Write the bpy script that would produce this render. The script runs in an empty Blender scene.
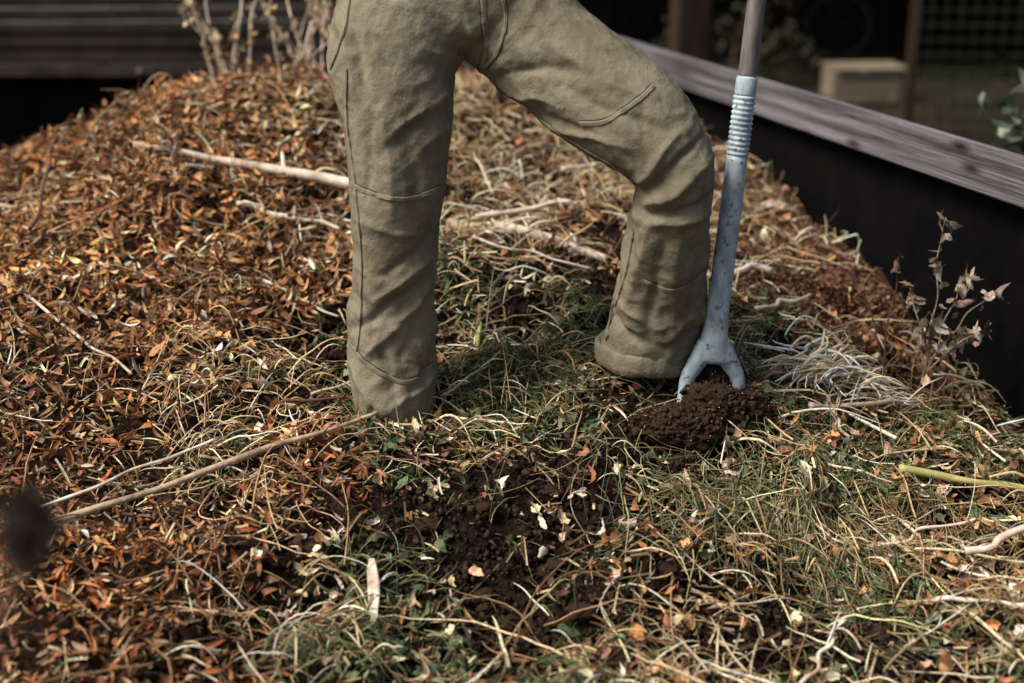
import bpy, bmesh, math, random
import numpy as np
from mathutils import Vector, Matrix, noise as mnoise
from mathutils.bvhtree import BVHTree
random.seed(7); rng=np.random.default_rng(11)
sc=bpy.context.scene; COL=sc.collection
R=math.radians
def lin(r,g,b):
    f=lambda c:(c/255/12.92 if c/255<=.04045 else ((c/255+.055)/1.055)**2.4)
    return (f(r),f(g),f(b))
# ---------------------------------------------------------------- noise
def _h(i,j,s):
    n=(i.astype(np.int64)*374761393+j.astype(np.int64)*668265263+s*1442695041)&0xffffffff
    n=((n^(n>>13))*1274126177)&0xffffffff
    n=(n^(n>>16))&0xffffff
    return n/float(0xffffff)*2-1
def vn(x,y,s=0):
    x=np.asarray(x,float);y=np.asarray(y,float)
    i=np.floor(x);j=np.floor(y);fx=x-i;fy=y-j
    fx=fx*fx*(3-2*fx);fy=fy*fy*(3-2*fy)
    a=_h(i,j,s);b=_h(i+1,j,s);c=_h(i,j+1,s);d=_h(i+1,j+1,s)
    return (a*(1-fx)+b*fx)*(1-fy)+(c*(1-fx)+d*fx)*fy
def sstep(a,b,x):
    t=np.clip((x-a)/(b-a),0,1);return t*t*(3-2*t)
YS=[.7,1.2,1.7,2.15,2.35,2.57,2.83,2.99,3.135,3.3,3.53,3.75,3.98,4.27,4.65,5.1,5.5,6.0,6.6,7]
ZS=[-.05,.10,.27,.405,.455,.51,.575,.61,.655,.70,.74,.79,.85,.91,.98,1.03,.95,.6,.15,-.05]
def XW(y): return 1.19-.284*(y-3.26)
def H(x,y):
    x=np.asarray(x,float);y=np.asarray(y,float)
    z=np.interp(y,YS,ZS)
    z=z+.17*np.exp(-((x+.85)/.55)**2-((y-4.25)/.6)**2)
    z=z-.16*sstep(-1.0,-1.75,x)*sstep(3.2,4.0,y)-.12*sstep(4.4,5.0,y)*sstep(-.2,-.6,x)
    z=z-.13*sstep(.35,1.05,x+.25*(y-3.2))*sstep(2.2,3.2,y)-.06*sstep(4.4,5.1,y)*sstep(.3,.7,x)
    z=z+.02*np.exp(-((x-.3)/.25)**2-((y-3.05)/.3)**2)
    z=z+.03*np.exp(-((x+.27)/.13)**2-((y-2.82)/.07)**2)+.022*np.exp(-((x-.28)/.13)**2-((y-2.87)/.07)**2)
    yo=.05*vn(x*5,x*0,9)
    z=z+.042*(np.tanh((y-2.70+yo)/.06)-1)*np.exp(-((x-.62)/.33)**2)*sstep(1.7,2.2,y)
    z=z+.034*(np.tanh((y-2.64+yo)/.06)-1)*np.exp(-((x+.02)/.32)**2)*sstep(1.7,2.2,y)
    z=z-.45*sstep(-1.7,-2.7,x)
    a=np.clip(z*3,0,1)
    z=z+a*(.038*vn(x*2.6,y*2.6,1)+.028*vn(x*6.5,y*6.5,2)+.018*vn(x*15,y*15,3)+.007*vn(x*42,y*42,4))
    calm=1-.9*np.exp(-((x-.385)/.2)**2-((y-2.86)/.16)**2)
    wx=x+.04*vn(x*9,y*9,11);wy=y+.04*vn(x*9,y*9,12)
    z=z+a*calm*(.034*(np.clip(vn(wx*8,wy*8,13),0,1)**.6-.35)+.014*(np.clip(vn(wx*24,wy*24,14),0,1)**.6-.35))
    return z
def h1(x,y): return float(H(np.array([x]),np.array([y]))[0])
# ---------------------------------------------------------------- mesh helpers
def mk(name,V,F,mat,col=None,parent=None,smooth=False):
    V=np.asarray(V,np.float32);F=np.asarray(F,np.int32)
    me=bpy.data.meshes.new(name);n=len(V);m,k=F.shape
    me.vertices.add(n);me.vertices.foreach_set("co",V.ravel())
    me.loops.add(m*k);me.loops.foreach_set("vertex_index",F.ravel())
    me.polygons.add(m);me.polygons.foreach_set("loop_start",np.arange(0,m*k,k,dtype=np.int32))
    me.update(calc_edges=True)
    if smooth: me.polygons.foreach_set("use_smooth",np.ones(m,bool))
    if col is not None:
        at=me.color_attributes.new("Col",'FLOAT_COLOR','POINT')
        c=np.ones((n,4),np.float32);c[:,:3]=col;at.data.foreach_set("color",c.ravel())
    me.materials.append(mat)
    ob=bpy.data.objects.new(name,me);COL.objects.link(ob)
    if parent: ob.parent=parent
    return ob
def empty(name,loc=(0,0,0)):
    e=bpy.data.objects.new(name,None);e.location=(0,0,0);COL.objects.link(e);return e
def box(name,c,s,mat,rz=0,parent=None,bev=.004,rx=0,ry=0):
    bm=bmesh.new();bmesh.ops.create_cube(bm,size=1)
    for v in bm.verts: v.co=Vector((v.co.x*s[0],v.co.y*s[1],v.co.z*s[2]))
    if bev: bmesh.ops.bevel(bm,geom=bm.edges[:],offset=bev,segments=2,affect='EDGES')
    me=bpy.data.meshes.new(name);bm.to_mesh(me);bm.free();me.materials.append(mat)
    ob=bpy.data.objects.new(name,me);COL.objects.link(ob);ob.location=c;ob.rotation_euler=(rx,ry,rz)
    if parent: ob.parent=parent
    return ob
def cr(P,sub):
    P=np.asarray(P,float);n=len(P);out=[]
    Q=np.vstack([2*P[0]-P[1],P,2*P[-1]-P[-2]])
    for i in range(1,n):
        p0,p1,p2,p3=Q[i-1],Q[i],Q[i+1],Q[i+2]
        for k in range(sub):
            t=k/sub
            out.append(.5*((2*p1)+(-p0+p2)*t+(2*p0-5*p1+4*p2-p3)*t*t+(-p0+3*p1-3*p2+p3)*t**3))
    out.append(P[-1]);return np.array(out)
def loft(pts,seg=48,sub=8,cap=True,sq=1.0,ref=(0,1,0)):
    A=cr(pts,sub) if sub>1 else np.asarray(pts,float);V=[];n=len(A)
    for i in range(n):
        t=Vector(A[min(i+1,n-1),:3]-A[max(i-1,0),:3]).normalized()
        s=t.cross(Vector(ref)).normalized();f=s.cross(t)
        for k in range(seg):
            a=2*math.pi*k/seg;ca,sa=math.cos(a),math.sin(a)
            ca=math.copysign(abs(ca)**sq,ca);sa=math.copysign(abs(sa)**sq,sa)
            V.append(Vector(A[i,:3])+s*A[i,3]*ca+f*A[i,4]*sa)
    F=[]
    for i in range(n-1):
        for k in range(seg):
            k2=(k+1)%seg;F.append((i*seg+k,i*seg+k2,(i+1)*seg+k2,(i+1)*seg+k))
    if cap:
        F.append(tuple(range(seg))[::-1]);F.append(tuple(range((n-1)*seg,n*seg)))
    return V,F
def pyobj(name,V,F,mat,parent=None,smooth=True):
    me=bpy.data.meshes.new(name);me.from_pydata([tuple(v) for v in V],[],F);me.update()
    if smooth:
        for p in me.polygons:p.use_smooth=True
    me.materials.append(mat);ob=bpy.data.objects.new(name,me);COL.objects.link(ob)
    if parent: ob.parent=parent
    return ob
def tube(name,pts,rads,mat,parent=None,seg=8,sub=6):
    P=[list(p)+[r,r] for p,r in zip(pts,rads)]
    d=Vector(pts[-1])-Vector(pts[0]);ref=(0,1,0)
    if abs(d.normalized().y)>.8: ref=(0,0,1)
    V,F=loft(P,seg,sub,ref=ref);return pyobj(name,V,F,mat,parent)
# ---------------------------------------------------------------- materials
def nmat(name):
    m=bpy.data.materials.new(name);m.use_nodes=True;nt=m.node_tree
    return m,nt,nt.nodes["Principled BSDF"]
def simple(name,c1,c2,scale=(10,10,10),rough=.8,bump=.3,bscale=80,metal=0,dist=.004,detail=6,lo=.35,hi=.65,spec=.3):
    m,nt,b=nmat(name);N=nt.nodes;L=nt.links
    tc=N.new('ShaderNodeTexCoord');mp=N.new('ShaderNodeMapping');mp.inputs['Scale'].default_value=scale
    L.new(tc.outputs['Object'],mp.inputs[0])
    n=N.new('ShaderNodeTexNoise');n.inputs['Scale'].default_value=1;n.inputs['Detail'].default_value=detail;n.inputs['Roughness'].default_value=.65
    L.new(mp.outputs[0],n.inputs['Vector'])
    r=N.new('ShaderNodeValToRGB');r.color_ramp.elements[0].position=lo;r.color_ramp.elements[1].position=hi
    r.color_ramp.elements[0].color=(*c1,1);r.color_ramp.elements[1].color=(*c2,1)
    L.new(n.outputs[0],r.inputs[0]);L.new(r.outputs[0],b.inputs['Base Color'])
    n2=N.new('ShaderNodeTexNoise');n2.inputs['Scale'].default_value=bscale/10;n2.inputs['Detail'].default_value=5
    L.new(mp.outputs[0],n2.inputs['Vector'])
    bp=N.new('ShaderNodeBump');bp.inputs['Strength'].default_value=bump;bp.inputs['Distance'].default_value=dist
    L.new(n2.outputs[0],bp.inputs['Height']);L.new(bp.outputs[0],b.inputs['Normal'])
    b.inputs['Roughness'].default_value=rough;b.inputs['Metallic'].default_value=metal
    b.inputs['Specular IOR Level'].default_value=spec
    return m
def colmat(name,rough=.75,spec=.25,vs=180):
    m,nt,b=nmat(name);N=nt.nodes;L=nt.links
    at=N.new('ShaderNodeAttribute');at.attribute_name="Col"
    tc=N.new('ShaderNodeTexCoord');n=N.new('ShaderNodeTexNoise');n.inputs['Scale'].default_value=vs;n.inputs['Detail'].default_value=3
    L.new(tc.outputs['Object'],n.inputs['Vector'])
    mr=N.new('ShaderNodeMapRange');mr.inputs[1].default_value=.3;mr.inputs[2].default_value=.7;mr.inputs[3].default_value=.6;mr.inputs[4].default_value=1.25
    L.new(n.outputs[0],mr.inputs[0])
    mx=N.new('ShaderNodeVectorMath');mx.operation='SCALE';L.new(at.outputs['Color'],mx.inputs[0]);L.new(mr.outputs[0],mx.inputs['Scale'])
    L.new(mx.outputs[0],b.inputs['Base Color']);b.inputs['Roughness'].default_value=rough;b.inputs['Specular IOR Level'].default_value=spec
    return m
M_leaf=colmat("leaf_litter",.6,.25);M_straw=colmat("straw",.65,.25);M_soilc=colmat("soil_crumb",.95,.08,vs=260)
M_green=colmat("foliage",.65,.2)
# ---------------------------------------------------------------- vector scatter
def rotm(h,p,r):
    ch,sh,cp,sp,cr_,sr=np.cos(h),np.sin(h),np.cos(p),np.sin(p),np.cos(r),np.sin(r)
    M=np.empty((len(h),3,3))
    M[:,0,0]=ch*cp;M[:,0,1]=ch*sp*sr-sh*cr_;M[:,0,2]=ch*sp*cr_+sh*sr
    M[:,1,0]=sh*cp;M[:,1,1]=sh*sp*sr+ch*cr_;M[:,1,2]=sh*sp*cr_-ch*sr
    M[:,2,0]=-sp;M[:,2,1]=cp*sr;M[:,2,2]=cp*cr_
    return M
def leafarr(P,h,p,r,L,W,curl,fold,col,K=5,shape=.8,jag=0,pw=.8,bnd=.25):
    N=len(P);s=np.linspace(0,1,K);w=np.maximum(np.sin(np.pi*s**shape)**pw,.04)
    if pw<.3: w=np.full(K,1.0)
    X=(s-.5)[None,:,None]*L[:,None,None]*np.ones((1,1,3))
    wy=np.array([-1,0,1.])[None,None,:]*w[None,:,None]*.5
    Y=wy*W[:,None,None]
    if jag: Y=Y*(1+jag*rng.uniform(-1,1,Y.shape))
    Z=curl[:,None,None]*L[:,None,None]*(((s-.5)*2)**2)[None,:,None]+fold[:,None,None]*np.abs(Y)
    tw=rng.normal(0,.5,(N,1,1))*(s-.5)[None,:,None]
    Z=Z+tw*Y
    if jag: Z=Z+jag*.15*L[:,None,None]*rng.uniform(-1,1,Z.shape)
    bend=rng.uniform(-bnd,bnd,(N,1,1))*L[:,None,None]*((s)**2)[None,:,None];Y=Y+bend
    C=np.stack([X,Y,Z+0*X],-1).reshape(N,K*3,3)
    V=np.einsum('nij,nkj->nki',rotm(h,p,r),C)+P[:,None,:]
    f=[]
    for i in range(K-1):
        for j in range(2): a=i*3+j;f.append((a,a+1,a+4,a+3))
    F=(np.array(f)[None]+(np.arange(N)*K*3)[:,None,None]).reshape(-1,4)
    tip=(1-.22*np.abs(s-.45))[None,:,None]*np.array([1,.86,1])[None,None,:]
    c=col[:,None,:]*tip.reshape(1,K*3,1)
    return V.reshape(-1,3),F,c.reshape(-1,3)
def strandarr(x,y,z0,h,L,kap,lift,w,col,K=8,rise=None,wig=.5,flat=.6):
    N=len(x);s=np.linspace(0,1,K);ds=1/(K-1)
    ang=h[:,None]+kap[:,None]*s[None]+wig*np.cumsum(rng.normal(0,.28,(N,K)),1)
    dx=np.cos(ang)*L[:,None]*ds;dy=np.sin(ang)*L[:,None]*ds
    X=x[:,None]+np.cumsum(dx,1)-dx;Y=y[:,None]+np.cumsum(dy,1)-dy
    X=np.minimum(X,XW(Y)-.02)
    Z=H(X,Y)
    Z=Z*flat+(1-flat)*Z.mean(1,keepdims=True)
    Z=Z+z0[:,None]+lift[:,None]*4*(s*(1-s))[None]
    if rise is not None: Z=Z+rise[:,None]*(s**1.3)[None]
    nx,ny=-np.sin(ang),np.cos(ang);tp=(1-.7*s**2)[None]*w[:,None]
    off=[(1,-.4),(-1,-.4),(0,.9)]
    V=np.stack([np.stack([X+nx*a*tp,Y+ny*a*tp,Z+b*tp],-1) for a,b in off],2).reshape(-1,3)
    f=[]
    for i in range(K-1):
        for j in range(3):
            j2=(j+1)%3;f.append((i*3+j,i*3+j2,i*3+3+j2,i*3+3+j))
    F=(np.array(f)[None]+(np.arange(N)*K*3)[:,None,None]).reshape(-1,4)
    c=np.repeat(col[:,None,:],K*3,1).reshape(-1,3)
    return V,F,c
def merge(parts):
    Vs,Fs,Cs=[],[],[];o=0
    for V,F,c in parts: Vs.append(V);Fs.append(F+o);Cs.append(c);o+=len(V)
    return np.vstack(Vs),np.vstack(Fs),np.vstack(Cs)
def pal(cols,N,w=None,var=.24):
    C=np.array([lin(*c) for c in cols]);w=None if w is None else np.array(w)/sum(w)
    c=C[rng.choice(len(C),N,p=w)];return np.clip(c*(1+rng.normal(0,var,(N,1)))*(1+rng.normal(0,.06,(N,3))),.002,.9)
def sample(N,wf,x0=-2.1,x1=1.5,y0=1.3,y1=5.5):
    xs=[];ys=[];n=0
    while n<N:
        x=rng.uniform(x0,x1,N*2);y=rng.uniform(y0,y1,N*2)
        k=(rng.uniform(0,1,N*2)<wf(x,y))&(x<XW(y)-.03);xs.append(x[k]);ys.append(y[k]);n+=k.sum()
    return np.concatenate(xs)[:N],np.concatenate(ys)[:N]
U=lambda a,b,N:rng.uniform(a,b,N)
def nz(x,y,f,s): return vn(x*f,y*f,s)
# zone weights
def w_orange(x,y):
    n=.22*nz(x,y,3,21)+.14*nz(x,y,9,22)
    up=sstep(-.40,-.66,x+n)*sstep(2.95,3.2,y+n*.6)
    lo=sstep(-.36,-.6,x+n)*sstep(2.85,2.6,y+n)*.95
    mid=.45*sstep(-.5,-.9,x+n)
    return np.clip(np.maximum(np.maximum(up,lo),mid),0,1)
def w_mulch(x,y):
    n=.15*nz(x,y,4,23)
    return sstep(.38,.6,x+n)*sstep(3.2,3.45,y+n)
def w_clod(x,y): return np.exp(-((x-.385)/.12)**2-((y-2.84)/.09)**2)
def w_soil(x,y):
    n=.12*nz(x,y,6,24);m=.12*nz(x,y,7,25)
    a=2.3*np.exp(-((x+.03+n)/.25)**2-((y-2.49+m)/.17)**2)
    b=1.7*w_clod(x,y)
    c=1.8*np.exp(-((x-.62+n)/.22)**2-((y-2.36+m)/.12)**2)
    d=1.6*np.exp(-((x+.42+n)/.15)**2-((y-3.25+m)/.24)**2)
    e=1.5*np.clip(nz(x,y,4.3,27)-.15,0,1)*sstep(3.5,3.1,y)
    f=1.5*np.exp(-((x-.18+n)/.3)**2-((y-3.45+m)/.14)**2)
    g=1.6*np.exp(-((x-.25+n)/.14)**2-((y-2.72+m)/.10)**2)
    return np.clip((a+b+c+d+e+f+g)*(1-.35*np.clip(nz(x,y,13,28),0,1)),0,1)
def clear(x,y): return 1-.97*np.clip(1.4*w_clod(x,y),0,1)
# ---------------------------------------------------------------- compost heap body
xs=np.arange(-3.1,1.95,.014);ys=np.arange(.7,7.0,.014)
gx,gy=np.meshgrid(xs,ys);gw=XW(gy)
gx2=np.minimum(gx,gw-.012)
gz=H(gx2,gy)-.012
V=np.stack([gx2,gy,gz],-1).reshape(-1,3);ny,nx=gx.shape
idx=np.arange(nx*ny).reshape(ny,nx)
F=np.stack([idx[:-1,:-1],idx[:-1,1:],idx[1:,1:],idx[1:,:-1]],-1).reshape(-1,4)
keep=(gx[:-1,:-1]<gw[:-1,:-1]).reshape(-1)
F=F[keep]
fx,fy=gx2.ravel(),gy.ravel()
wo=w_orange(fx,fy)[:,None];wm=w_mulch(fx,fy)[:,None]
base=np.array(lin(38,30,23));org=np.array(lin(52,38,27));mul=np.array(lin(64,45,34))
cc=base*(1-wo)+org*wo;cc=cc*(1-wm)+mul*wm
M_heap=colmat("compost_soil",.95,.1,vs=90)
nt=M_heap.node_tree;b=nt.nodes["Principled BSDF"];n=nt.nodes.new('ShaderNodeTexNoise');n.inputs['Scale'].default_value=160;n.inputs['Detail'].default_value=8
tc=nt.nodes.new('ShaderNodeTexCoord');nt.links.new(tc.outputs['Object'],n.inputs['Vector'])
bp=nt.nodes.new('ShaderNodeBump');bp.inputs['Strength'].default_value=1;bp.inputs['Distance'].default_value=.012
nt.links.new(n.outputs[0],bp.inputs['Height']);nt.links.new(bp.outputs[0],b.inputs['Normal'])
mk("compost_heap",V,F,M_heap,cc,smooth=True)
# ---------------------------------------------------------------- litter
def vis(x,y): return .35+.65*sstep(1.8,2.1,y)
N=21000
x,y=sample(N,lambda x,y:w_orange(x,y)*vis(x,y))
P=np.stack([x,y,H(x,y)+U(-.008,.055,N)],-1)
dk=.85+.5*nz(x,y,5,31)
lowz=sstep(2.9,2.6,y)
cA=pal([(222,168,114),(204,144,92),(176,118,72),(240,204,158),(128,88,58),(212,150,92),(246,226,194)],N,[5,6,5,2.8,4,4,1.4])
cB=pal([(206,134,82),(178,108,62),(138,84,50),(228,178,128),(98,64,44),(196,114,60)],N,[5,5,4,2,4,3.5])
col=np.where((rng.uniform(0,1,N)<lowz*.7)[:,None],cB,cA)*np.clip(dk,.4,1.25)[:,None]
sz=1-.2*lowz
a=leafarr(P,U(0,6.28,N),rng.normal(0,.55,N),rng.normal(0,.7,N),U(.024,.058,N)*sz,U(.006,.0155,N)*sz,rng.normal(.08,.2,N),U(-.3,1.2,N),np.clip(col,0,.85),jag=.12)
N=9000
x,y=sample(N,lambda x,y:w_orange(x,y)*vis(x,y))
P=np.stack([x,y,H(x,y)+U(-.008,.05,N)],-1)
a2=leafarr(P,U(0,6.28,N),rng.normal(0,.5,N),rng.normal(0,.8,N),U(.012,.05,N),U(.002,.006,N),rng.normal(0,.15,N),U(-.3,.9,N),pal([(208,160,110),(170,120,78),(118,82,56),(236,208,168)],N,[4,4,3,1.6]),K=4,pw=.2)
V,F,c=merge([a,a2]);mk("fallen_leaves",V,F,M_leaf,c)
N=26000
x,y=sample(N,lambda x,y:w_mulch(x,y),.2,1.2,3.1,5.5)
P=np.stack([x,y,H(x,y)+U(-.006,.018,N)],-1)
col=pal([(164,118,90),(132,92,68),(98,68,50),(196,154,122),(70,50,40)],N,[4,5,4,2,3])
a=leafarr(P,U(0,6.28,N),rng.normal(0,.6,N),rng.normal(0,.8,N),U(.007,.022,N),U(.003,.008,N),rng.normal(0,.15,N),U(-.3,.8,N),col,K=3,pw=.5)
mk("bark_mulch",*a[:2],M_leaf,a[2])
w_rest=lambda x,y:np.clip(1-.8*w_orange(x,y)-.7*w_mulch(x,y)-.88*w_soil(x,y),0.035,1)*vis(x,y)*clear(x,y)
def greenness(x,y):
    return nz(x,y,3,41)+.5*nz(x,y,8,42)+.3*sstep(3.2,3.0,y)-.9*sstep(-.3,-.6,x)-.9*sstep(3.4,3.7,y)+.5*np.exp(-((x-.0)/.35)**2-((y-3.05)/.25)**2)
N=24000
x,y=sample(N,w_rest)
P=np.stack([x,y,H(x,y)+U(-.006,.026,N)],-1)
cb=pal([(140,104,76),(108,80,58),(182,146,110),(218,196,160),(72,54,42),(168,114,76)],N,[5,5,3.5,2.8,4.5,3])
cg=pal([(104,110,74),(84,92,62),(132,134,98),(60,68,48)],N,[4,4,3,2])
gm=(greenness(x,y)+rng.normal(0,.4,N)>.45)
col=np.where(gm[:,None],cg,cb)
a=leafarr(P,U(0,6.28,N),rng.normal(0,.55,N),rng.normal(0,.7,N),U(.008,.034,N),U(.003,.013,N),rng.normal(0,.2,N),U(-.3,.9,N),col,K=4,jag=.35,pw=.5)
N=14000
def shz(x,y):
    return w_rest(x,y)*(.25+.9*(nz(x,y,3.5,45)+.4*nz(x,y,11,46)>0))+.10*vis(x,y)*clear(x,y)*(1-w_mulch(x,y))*(1-.8*w_soil(x,y))
x,y=sample(N,shz)
P=np.stack([x,y,H(x,y)+U(-.004,.036,N)],-1)
hd=4*nz(x,y,1.8,47)+rng.normal(0,1.0,N)
col=pal([(204,176,132),(170,140,98),(132,102,72),(234,216,180),(98,76,54),(142,138,100)],N,[4,5,5,2.8,4,2.5])
b2=leafarr(P,hd,rng.normal(0,.3,N),rng.normal(0,.7,N),U(.02,.10,N),U(.0018,.0058,N),rng.normal(0,.05,N),U(-.2,1,N),col,K=5,pw=.2,bnd=.15)
V,F,c=merge([a,b2]);mk("garden_debris",V,F,M_leaf,c)
def bigzone(x,y):
    n=nz(x,y,3.5,51)
    r=sstep(.35,.8,x)*sstep(3.1,2.8,y)*.9
    return np.clip(.12+r*(n>-.2)+.35*(n>.45),0,1)*vis(x,y)*(1-.7*w_orange(x,y))*clear(x,y)*(1-.4*w_soil(x,y))
N=2100
x,y=sample(N,bigzone)
P=np.stack([x,y,H(x,y)+U(.004,.04,N)],-1)
col=pal([(192,138,94),(164,110,74),(218,180,142),(204,150,100),(124,86,62),(238,220,192)],N,[5,5,3,3,3,1.8])
a=leafarr(P,U(0,6.28,N),rng.normal(0,.6,N),rng.normal(0,.7,N),U(.022,.052,N),U(.009,.025,N),rng.normal(.12,.3,N),U(-.6,1.3,N),col,K=8,jag=.36)
N=140
cx=[-.42,-.40,.10,.13,.25,.44,.62,.70,.34,-.36,.52,.9,-.9,-.1,.2,.05,.82,.95,-.15,.5]
cy=[2.47,2.42,2.62,2.63,2.72,2.8,2.82,2.5,2.8,2.52,2.3,2.45,3.9,2.3,2.15,3.35,2.6,2.75,2.75,2.62]
x=np.array([cx[i%20] for i in range(N)])+rng.normal(0,.05,N);y=np.array([cy[i%20] for i in range(N)])+rng.normal(0,.05,N)
P=np.stack([x,y,H(x,y)+U(.010,.035,N)],-1)
b2=leafarr(P,U(0,6.28,N),rng.normal(0,.5,N),rng.normal(0,.6,N),U(.018,.055,N),U(.006,.024,N),rng.normal(.15,.3,N),U(-.5,1.2,N),pal([(238,218,188),(220,188,152),(210,194,164)],N),K=10,jag=.34,pw=.5)
V,F,c=merge([a,b2]);mk("withered_leaves",V,F,M_leaf,c)
def clump(x,y):
    n=nz(x,y,4,61)+.6*nz(x,y,10,62)
    g=greenness(x,y)
    return np.clip((.05+1.3*np.clip(n,0,1)+.3*g)*(1-w_orange(x,y))*(1-w_mulch(x,y))*(1-.92*w_soil(x,y)),.004,1)*sstep(4.0,3.4,y)*vis(x,y)*sstep(-.75,-.45,x)*clear(x,y)
N=6800
x,y=sample(N,clump)
P=np.stack([x,y,H(x,y)+U(-.004,.03,N)],-1)
gc=[(102,112,70),(128,134,92),(82,92,58),(158,154,114),(66,76,48),(176,168,128)]
hd=5*nz(x,y,2.2,66)+rng.normal(0,1.0,N)
a=leafarr(P,hd,rng.normal(0,.4,N),rng.normal(0,.9,N),U(.025,.09,N),U(.002,.006,N),rng.normal(-.02,.14,N),U(-.2,1,N),pal(gc,N,[5,4,5,2.5,3,1.5]),K=6,pw=.5,bnd=.4)
N=2000
x,y=sample(N,clump)
P=np.stack([x,y,H(x,y)+U(0,.035,N)],-1)
a2=leafarr(P,U(0,6.28,N),rng.normal(0,.5,N),rng.normal(0,.6,N),U(.02,.06,N),U(.008,.022,N),rng.normal(-.05,.2,N),U(-.4,1,N),pal([(108,118,82),(88,98,66),(138,144,116),(72,80,58)],N),K=8,jag=.35)
V,F,c=merge([a,a2]);mk("wilted_greens",V,F,M_green,c)
N=4600
x,y=sample(N,clump)
col=pal([(96,106,64),(122,128,86),(78,86,54),(154,148,112),(64,72,46)],N,[5,4,5,2.5,3])
hd=5*nz(x,y,4,66)+rng.normal(0,1.0,N)
a=strandarr(x,y,U(-.004,.026,N),hd,U(.03,.13,N),rng.normal(0,1.2,N),U(0,.03,N),U(.0007,.0017,N),col,rise=np.maximum(0,rng.normal(-.015,.03,N)),wig=.3)
N=900
x=.62+rng.normal(0,.2,N);y=2.74+rng.normal(0,.06,N)+.04*nz(x,x*0,6,68)
col=pal([(106,114,74),(134,136,98),(86,94,62),(190,172,130),(68,76,50),(150,118,82)],N)
a2=strandarr(x,y,U(.004,.03,N),-1.57+rng.normal(0,.8,N)+1.0*nz(x,y,6,69),U(.05,.22,N),rng.normal(0,1.1,N),U(.005,.03,N),U(.0008,.0018,N),col,K=10,wig=.3,flat=.85)
V,F,c=merge([a,a2]);mk("cut_grass",V,F,M_straw,c)
def strz(x,y):
    n=nz(x,y,3,71)+.5*nz(x,y,9,72)
    z=.10+.8*(n>.2)
    z=z*(1-.8*w_orange(x,y))*(1-.75*w_mulch(x,y))
    z=z+1.0*np.exp(-((x+.62)/.2)**2-((y-2.9)/.15)**2)+1.6*np.exp(-((x-.25)/.14)**2-((y-2.22)/.12)**2)+1.8*np.exp(-((x-.9)/.18)**2-((y-2.42)/.18)**2)
    z=z+1.2*np.exp(-((x-.05)/.5)**2-((y-4.3)/.6)**2)+.8*np.exp(-((x-.75)/.2)**2-((y-3.0)/.12)**2)
    return np.clip(z*(1-.85*w_soil(x,y)),.01,1)*vis(x,y)*clear(x,y)
N=5600
x,y=sample(N,strz)
col=pal([(228,208,168),(196,168,124),(156,126,90),(244,232,202),(120,92,66),(206,172,118)],N,[3.5,4,5,3,4,2])
a=strandarr(x,y,U(0,.035,N),U(0,6.28,N),U(.03,.16,N),rng.normal(0,.35,N),U(0,.03,N),U(.0009,.0028,N),col,rise=np.maximum(0,rng.normal(-.02,.045,N)),wig=.14,flat=.45)
N=900
x,y=sample(N,lambda x,y:w_orange(x,y)+.3*w_mulch(x,y))
col=pal([(162,126,90),(212,180,138),(118,86,62),(92,66,50)],N,[3,2.5,3,3])
b2=strandarr(x,y,U(.01,.045,N),U(0,6.28,N),U(.05,.22,N),rng.normal(0,.4,N),U(0,.03,N),U(.0009,.0026,N),col,rise=np.maximum(0,rng.normal(0,.05,N)),wig=.15,flat=.4)
N=230
x=.72+rng.normal(0,.05,N);y=3.07+rng.normal(0,.03,N)
b3=strandarr(x,y,U(.03,.085,N),rng.normal(.45,.35,N)+3.14*(rng.uniform(0,1,N)<.4),U(.05,.13,N),rng.normal(0,.8,N),U(0,.025,N),U(.0022,.005,N),pal([(252,236,204),(238,214,174),(250,242,222),(206,176,136)],N),wig=.35,flat=.3)
N=26
x=U(-.62,-.4,N);y=U(2.5,2.95,N)
b4=strandarr(x,y,U(.015,.03,N),U(0,6.28,N),U(.12,.28,N),rng.normal(0,4,N),U(.01,.03,N),U(.0012,.0022,N),pal([(224,202,160),(206,178,134)],N),K=14,wig=.3)
N=30
x=U(-1.0,.95,N);y=U(2.1,2.7,N)
b5=strandarr(x,y,U(.015,.035,N),U(0,6.28,N),U(.2,.45,N),rng.normal(0,.9,N),U(.02,.05,N),U(.0013,.0028,N),pal([(216,190,146),(180,146,104),(150,114,80)],N),K=14,wig=.2)
N=170
x,y=sample(N,lambda x,y:(x>-.6)*sstep(4.4,3.6,y)*vis(x,y)*(.3+.7*(x>.4)*(y<3.2)))
b6=strandarr(x,y,U(.02,.045,N),U(0,6.28,N),U(.07,.28,N),rng.normal(0,.3,N),U(0,.03,N),U(.0018,.0044,N),pal([(246,232,204),(222,202,166),(196,168,130)],N),wig=.12,flat=.3)
V,F,c=merge([a,b2,b3,b4,b5,b6]);mk("straw_and_stems",V,F,M_straw,c)
# soil crumbs
def ico(s):
    bm=bmesh.new();bmesh.ops.create_icosphere(bm,subdivisions=s,radius=1);sv=np.array([v.co[:] for v in bm.verts]);sf=np.array([[v.index for v in f.verts] for f in bm.faces]);bm.free();return sv,sf
I1=ico(1);I2=ico(2)
def crumbs(x,y,z,r,col,I=I1,j=.3):
    sv,sf=I
    N=len(x);V=sv[None]*r[:,None,None]*(1+j*rng.uniform(-1,1,(N,len(sv),1)))*U(.55,1.25,(N,1,3))
    V=V+np.stack([x,y,z],-1)[:,None,:]
    F=(sf[None]+(np.arange(N)*len(sv))[:,None,None]).reshape(-1,3)
    return V.reshape(-1,3),F,np.repeat(col[:,None,:],len(sv),1).reshape(-1,3)
sp=[(54,41,32),(44,34,27),(66,50,39),(36,28,23)]
N=26000
x,y=sample(N,lambda x,y:np.clip(w_soil(x,y)+.06*(1-w_orange(x,y)),0,1)*vis(x,y),-.9,1.3,1.6,3.7)
r=.0015+.008*rng.uniform(0,1,N)**3
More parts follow.
